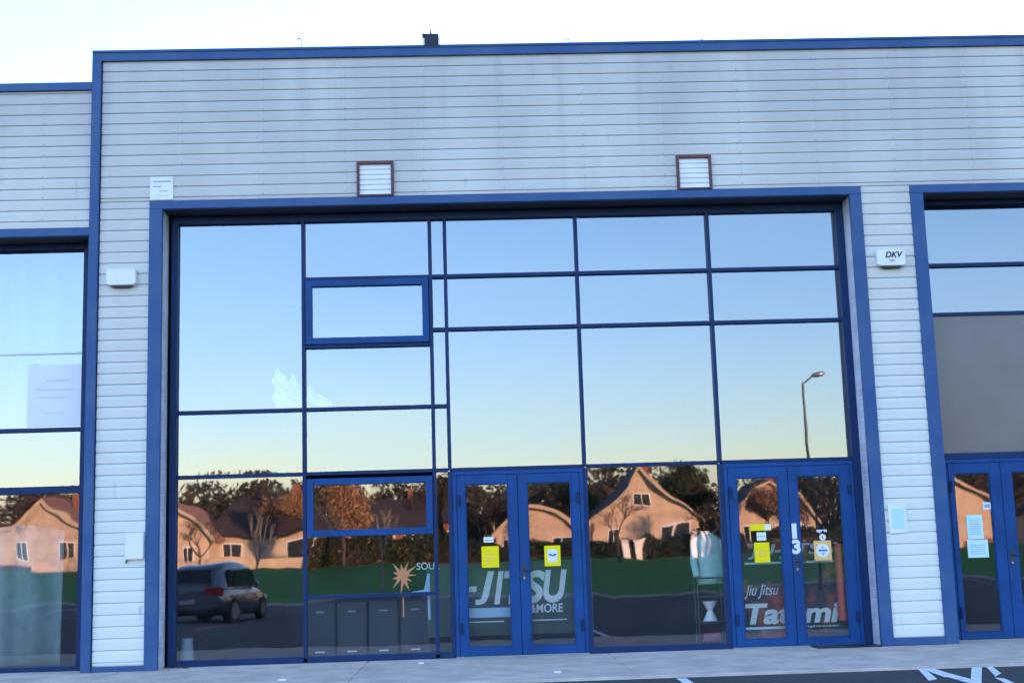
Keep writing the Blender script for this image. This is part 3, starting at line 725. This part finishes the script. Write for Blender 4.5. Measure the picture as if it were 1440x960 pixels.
lp=empty('street_lamp',(12.83,-33,gz(-33)),'tall single arm street lamp seen reflected in the upper right pane','street lamp')
MB().tube((0,0,0),(0,0,1.2),.10,.10,12).tube((0,0,1.2),(0,0,7.95),.075,.045,12).build('pole',M['darkmetal'],lp)
MB().tube((0,0,7.9),(.42,0,8.22),.035,.03,8).build('arm',M['darkmetal'],lp)
mb=MB(); vs=[]; n=14
for j,(x,r,h) in enumerate(((0,.05,.04),(.12,.12,.09),(.32,.15,.11),(.5,.12,.09),(.60,.03,.03))):
    for i in range(n):
        t=2*math.pi*i/n; vs.append((.38+x, r*math.cos(t), 8.24+.12*x+h*math.sin(t)))
mb.add(vs,[(j*n+i,j*n+(i+1)%n,(j+1)*n+(i+1)%n,(j+1)*n+i) for j in range(4) for i in range(n)],0,True)
mb.build('lamp_head',M['metal'],lp)

# ------------------------------------------------------------ trees
def branch_tree(name, h, spread, seed, bark, leaf=None, leafn=0, leafsize=.16, crown0=.35, loc=(0,0,0), label='', cat='tree', group=None, trunk_r=None, levels=4):
    rnd=random.Random(seed); wood=MB(); lf=MB(); tips=[]
    tr=trunk_r or h*.028
    def grow(p,d,L,r,lev):
        q=p+d*L; wood.tube(p,q,r,r*.68,n=6 if lev>1 else 8,caps=False)
        if lev<=1: tips.append((p.lerp(q,.5))); tips.append(q)
        if lev==0: return
        for k in range(rnd.choice((3,3,4)) if lev>1 else 3):
            a=rnd.uniform(0,2*math.pi); t=rnd.uniform(.35,.85)
            o=d.orthogonal().normalized(); o.rotate(Matrix.Rotation(a,3,d))
            nd=(d*(1-t*.6)+o*t*spread+Vector((0,0,.15))).normalized()
            grow(p.lerp(q,rnd.uniform(.7,1)),nd,L*rnd.uniform(.62,.82),r*.6,lev-1)
    grow(Vector((0,0,0)),Vector((rnd.uniform(-.04,.04),rnd.uniform(-.04,.04),1)).normalized(),h*crown0,tr,levels)
    root=empty(name,loc,label,cat,group)
    wood.build('trunk',bark,root)
    if leaf:
        for _ in range(leafn):
            c=rnd.choice(tips)+Vector([rnd.gauss(0,h*.035) for _ in range(3)])
            a=Vector([rnd.gauss(0,1) for _ in range(3)]).normalized(); b=a.orthogonal().normalized(); s=leafsize*rnd.uniform(.5,1.2)
            lf.add([c-a*s,c+b*s*.5,c+a*s,c-b*s*.5],[(0,1,2,3)])
        lf.build('crown',leaf,root)
    return root
GT='trees between and behind the houses'
def T(x,y,h,seed,kind,label,**k):
    bark,leaf,n,ls={'gold':(M['wood'],M['leafgold'],8000,.12),'brown':(M['wood'],M['leafbrown'],4500,.11),'dark':(M['wood'],M['leafdark'],9000,.15),'bare':(M['birch'],None,0,0)}[kind]
    return branch_tree('tree',h,.75,seed,bark,leaf,n,ls,crown0=.30,loc=(x,y,gz(y)),label=label,group=GT,**k)
T(-8.3,-74,6.0,3,'gold','round golden tree in low sun, reflected in the lower opening window')
T(-13.8,-84,6.6,4,'gold','golden tree beside the left house, reflected in the lower left pane')
T(21.6,-79,5.6,6,'gold','golden tree right of the gable house, reflected in door 13')
T(-24,-86,8,9,'brown','brown tree behind the left house')
T(2.8,-88,7.6,10,'brown','brown tree behind the low gabled bungalow')
T(-4.2,-90,7.0,11,'brown','brown tree left of the low gabled bungalow')
T(18.5,-92,7.8,12,'dark','dark tree behind the right shoulder of the gable house')
T(8.3,-93,7.5,13,'dark','dark tree behind the left shoulder of the gable house')
T(34,-84,7.5,14,'brown','brown tree reflected in the right unit door')
T(-33,-84,7.2,15,'brown','brown tree reflected in the left unit')
for x,y,lb in ((-11.4,-56,'slim bare birch on the grass bank, left of the others'),(-4.9,-58,'slim bare birch on the grass bank in front of the brick wall')):
    branch_tree('birch',3.4,.6,31,M['birch'],None,crown0=.5,loc=(x,y,gz(y)),label=lb,cat='tree',group='young birches on the bank',trunk_r=.085,levels=3)

for x,y,h,sd,lb in ((10.1,-71,5.0,41,'bare tree in front of the left side of the tall gable house'),(14.9,-70,4.2,42,'bare tree in front of the right side of the tall gable house'),(3.6,-70,4.4,43,'bare tree in front of the low gabled bungalow'),(21.0,-70,4.8,44,'bare tree in front of the gabled house reflected in door 13'),(-17.2,-71,4.6,45,'bare tree in front of the small peach gabled house')):
    branch_tree('bare_tree',h,.8,sd,M['wood'],M['leafbrown'],500,.06,crown0=.32,loc=(x,y,gz(y)),label=lb,cat='tree',group='bare trees in front of the houses',trunk_r=.09,levels=4)
# far wood: one mass of dark trees along the skyline
mb=MB(); rnd=random.Random(5)
for k in range(480):
    x=rnd.uniform(-130,140); y=rnd.uniform(-140,-105); h=rnd.uniform(6.3,8.3)*(-y+20)/140; z=gz(y)
    mb.tube((x,y,z),(x,y,z+h*.6),.16,.06,n=5,mi=1,caps=False)
    for j in range(270):
        t=rnd.uniform(0,2*math.pi); u=rnd.random(); r=3.4*math.sqrt(rnd.random())*(1-.5*u)
        c=Vector((x+r*math.cos(t),y+r*math.sin(t),z+h*(.05+.95*u)))
        a=Vector([rnd.gauss(0,1) for _ in range(3)]).normalized(); b=a.orthogonal().normalized(); s=rnd.uniform(.2,.42)
        mb.add([c-a*s,c+b*s*.6,c+a*s,c-b*s*.6],[(0,1,2,3)],rnd.choice((0,0,2)))
tag(mb.build('distant_wood',[M['leafbrown'],M['wood'],M['leafdark']]),'dark wood along the skyline behind the houses',kind='stuff')

# ------------------------------------------------------------ houses behind the camera
def house(x,w,y,dep,eave,apex,wm,rm,label,gable_front=True,win=((-.25,.3,.5,.5),),door=None,chim=True,over=.35,flare=0.):
    z0=gz(y); H=empty('house',(x,y,z0),label,'house','houses across the grass bank')
    hw=w/2; e=eave; a=apex
    mb=MB()
    if gable_front:
        mb.prism([(-hw,-.5),(hw,-.5),(hw,e),(0,a),(-hw,e)],-dep,0,'y')
        mb.build('wall',wm,H)
        mb=MB(); t=.22; s=(a-e)/hw
        for sg in (-1,1):
            mb.prism([(sg*(hw+over),e-s*over+.003),(sg*.0,a+.003),(sg*.0,a+t),(sg*(hw+over),e-s*over+t)],-dep-.3,.35,'y')
        rf=mb.build('roof',rm,H)
        mb=MB()
        for sg in (-1,1): mb.prism([(sg*(hw+over),e-s*over-.1),(sg*.0,a-.1),(sg*.0,a+.17),(sg*(hw+over),e-s*over+.17)],.352,.41,'y')
        mb.build('bargeboard',M['cream2'],rf)
    else:
        mb.box(-hw,hw,-dep,0,-.5,e); mb.build('wall',wm,H)
        mb=MB(); o=over; rl=hw*.62
        vs=[(-hw-o,o,e-.05),(hw+o,o,e-.05),(hw+o,-dep-o,e-.05),(-hw-o,-dep-o,e-.05),(-rl,-dep/2,a),(rl,-dep/2,a)]
        mb.add(vs,[(0,1,5,4),(1,2,5),(2,3,4,5),(3,0,4),(0,1,2,3)]); rf=mb.build('roof',rm,H)
    if gable_front:
        mb=MB(); mb.tube((-hw+.12,.05,.0),(-hw+.12,.05,e-.1),.045,n=6); mb.build('downpipe',M['black'],H)
        mb=MB(); mb.box(-hw,hw,-.01,.025,-.4,.42); mb.build('plinth',M['brick'],H)
    else:
        mb=MB(); mb.tube((-hw-over,over+.05,e-.1),(hw+over,over+.05,e-.1),.07,n=6); mb.build('gutter',M['black'],H)
        mb=MB(); mb.tube((hw*.8,.06,.0),(hw*.8,.06,e-.1),.045,n=6); mb.build('downpipe',M['black'],H)
    if chim:
        mb=MB(); cx=hw*.3; mb.box(cx-.3,cx+.3,-dep*.5-.3,-dep*.5+.3,a-.9,a+.75); ch=mb.build('chimney',M['brick'],rf)
    for (wx,wz,ww,wh) in win:
        X=wx*w; mb=MB()
        mb.box(X-ww,X+ww,-.02,.05,wz,wz+.07); mb.box(X-ww,X+ww,-.02,.05,wz+wh-.07,wz+wh); mb.box(X-ww,X-ww+.07,-.02,.05,wz+.07,wz+wh-.07); mb.box(X+ww-.07,X+ww,-.02,.05,wz+.07,wz+wh-.07); mb.box(X-.035,X+.035,-.02,.05,wz+.07,wz+wh-.07)
        wi=mb.build('window',M['white'],H); MB().box(X-ww+.07,X+ww-.07,-.03,.02,wz+.07,wz+wh-.07).build('pane',M['winglass'],wi)
    if door is not None:
        X=door*w; d=MB().box(X-.45,X+.45,-.03,.04,0,2.05).build('door',M['cream2'],H); MB().box(X+.3,X+.36,.04,.08,1.0,1.1).build('handle',M['metal'],d)
    return H
house(12.75,6.9,-80,9,2.3,5.65,M['cream'],M['tile'],'cream gable fronted house, tallest of those reflected in the centre pane',win=((-.28,.7,.55,1.2),(.28,.7,.75,1.2),(0,3.1,.75,1.15)),door=0.04)
house(4.9,6.4,-80,8,2.0,3.6,M['cream'],M['tileo'],'low gabled bungalow reflected in the left doors',win=((-.25,.7,.6,1.1),(.25,.7,.6,1.1)),door=0.,chim=False)
house(-14.6,8.4,-82,8,2.5,5.1,M['cream2'],M['tile'],'pale hip roofed bungalow reflected at the left of the main glazing',gable_front=False,win=((-.33,.8,.7,1.2),(.28,.8,.8,1.2)),door=0.05)
house(-20.9,5.4,-79,8,2.3,4.5,M['cream'],M['tileo'],'small peach gabled house at the left edge of the main glazing reflection',win=((-.22,.7,.5,1.1),(.22,.7,.5,1.1)),door=0.,chim=False)
house(-6.2,8.2,-86,8,2.7,4.9,M['brick'],M['tile'],'brown roofed brick bungalow behind the golden tree',gable_front=False,win=((-.25,.8,.7,1.1),(.25,.8,.7,1.1)),door=0.)
house(22.6,6.2,-83,8,2.5,5.2,M['cream'],M['tile'],'cream gabled house reflected in door 13',win=((-.22,.8,.6,1.2),(.22,.8,.6,1.2),(0,3.,.5,.8)),door=0.)
house(36.5,8,-84,8,2.5,5.4,M['cream'],M['tileo'],'cream gabled house reflected in the right unit door',win=((-.22,.8,.6,1.2),(.22,.8,.6,1.2)),door=0.)
house(-31,8,-82,8,2.5,5.0,M['cream2'],M['tileo'],'pale gabled house reflected in the left unit',win=((-.22,.8,.6,1.2),(.22,.8,.6,1.2)),door=0.)
house(-45,9,-84,8,2.5,5.0,M['brick'],M['tile'],'brick bungalow furthest to the left across the bank',gable_front=False,win=((-.25,.8,.7,1.1),(.25,.8,.7,1.1)),door=0.)
house(51,9,-84,8,2.5,5.0,M['cream'],M['tile'],'cream bungalow furthest to the right across the bank',gable_front=False,win=((-.25,.8,.7,1.1),(.25,.8,.7,1.1)),door=0.)
# garden walls
for x0,x1,m,lb in ((-11,1.2,M['brick'],'low red brown garden wall in front of the brick bungalow'),(1.6,8.6,M['brick'],'low red brown garden wall in front of the low gabled bungalow'),(-30,-11.6,M['cream'],'low cream garden wall in front of the pale bungalow')):
    o=MB().box(x0,x1,-76.4,-76.15,.4,gz(-76)+.75).build('garden_wall',m,None); tag(o,lb,'wall','garden walls along the top of the bank')
    MB().box(x0-.04,x1+.04,-76.45,-76.1,gz(-76)+.751,gz(-76)+.84).build('coping',M['cream2'],o)
# clipped hedges
def hedge(x0,x1,y,h,n,seed,label):
    mb=MB(); rnd=random.Random(seed)
    for k in range(n):
        x=rnd.uniform(x0,x1); c=Vector((x,y+rnd.gauss(0,.25),gz(-77)+rnd.random()**.8*(h+.15*math.sin(x*1.7)+.1*math.sin(x*4.1))))
        a=Vector([rnd.gauss(0,1) for _ in range(3)]).normalized(); b=a.orthogonal().normalized(); q=rnd.uniform(.06,.16)
        mb.add([c-a*q,c+b*q*.6,c+a*q,c-b*q*.6],[(0,1,2,3)])
    tag(mb.build('hedge',M['leafdark']),label,'hedge','hedges in front of the houses')
hedge(8.9,19.5,-77.2,1.25,5600,8,'dark clipped hedge in front of the tall gable house')
hedge(-10.8,1.1,-76.0,1.55,7500,9,'dark overgrown hedge in front of the brick bungalow')
hedge(1.7,8.4,-76.0,1.4,4600,10,'dark hedge in front of the low gabled bungalow')
hedge(20.2,27.5,-77.0,1.6,4600,12,'dark hedge in front of the gabled house reflected in door 13')
for i,x in enumerate((11.2,12.0,15.2,15.9)):
    o=MB().box(x-.2,x+.2,-76.9,-76.5,gz(-76.7)-.2,gz(-76.7)+1.2).box(x-.25,x+.25,-76.95,-76.45,gz(-76.7)+1.201,gz(-76.7)+1.3).build('gate_pillar',M['offwhite'])
    tag(o,['outer pillar of the left gate','inner pillar of the left gate','inner pillar of the right gate','outer pillar of the right gate'][i]+' in front of the gable house','pillar','pale gate pillars')

# ------------------------------------------------------------ sky, sun, camera
EL,AZ=R(4.2),R(38)
wld=bpy.data.worlds.new('World'); SC.world=wld; wld.use_nodes=True
nt=wld.node_tree; bg=nt.nodes['Background']; sk=nt.nodes.new('ShaderNodeTexSky'); sk.sky_type='NISHITA'; sk.sun_disc=False
sk.sun_elevation=EL; sk.sun_rotation=AZ; sk.altitude=0; sk.air_density=1.0; sk.dust_density=.25; sk.ozone_density=2.7
tn=nt.nodes.new('ShaderNodeMix'); tn.data_type='RGBA'; tn.blend_type='MULTIPLY'; tn.inputs[0].default_value=1; tn.inputs[7].default_value=(1.09,.90,1.05,1)
nt.links.new(sk.outputs[0],tn.inputs[6]); nt.links.new(tn.outputs[2],bg.inputs[0]); bg.inputs[1].default_value=.15
S=Vector((math.sin(AZ)*math.cos(EL),math.cos(AZ)*math.cos(EL),math.sin(EL)))
ld=bpy.data.lights.new('sun','SUN'); ld.energy=2.1; ld.angle=R(.5); ld.color=(1,.60,.36)
lo=bpy.data.objects.new('sun',ld); COL.objects.link(lo); lo.rotation_euler=S.to_track_quat('Z','Y').to_euler()

PI_,YA,RO=.1584,.035568,.030709; H=1.245; D=17.228
cy,sy,cp,sp,cr,sr=math.cos(YA),math.sin(YA),math.cos(PI_),math.sin(PI_),math.cos(RO),math.sin(RO)
Rv=Vector((cy,-sy,0)); Fv=Vector((sy*cp,cy*cp,sp)); Uv=Vector((-sp*sy,-sp*cy,cp))
R2=Rv*cr-Uv*sr; U2=Rv*sr+Uv*cr
cam=bpy.data.cameras.new('camera'); co=bpy.data.objects.new('camera',cam); COL.objects.link(co)
mw=Matrix.Identity(4)
for i in range(3): mw[i][0]=R2[i]; mw[i][1]=U2[i]; mw[i][2]=-Fv[i]
mw.translation=Vector((0,-D,H)); co.matrix_world=mw
cam.sensor_width=36; cam.lens=36*1880/1440; cam.clip_end=6000; cam.clip_start=.1
SC.camera=co
SC.render.engine='CYCLES'; SC.cycles.max_bounces=10; SC.cycles.transparent_max_bounces=12
vs=SC.view_settings; vs.view_transform='Standard'; vs.look='None'; vs.gamma=1; vs.use_curve_mapping=False; vs.exposure=3.42
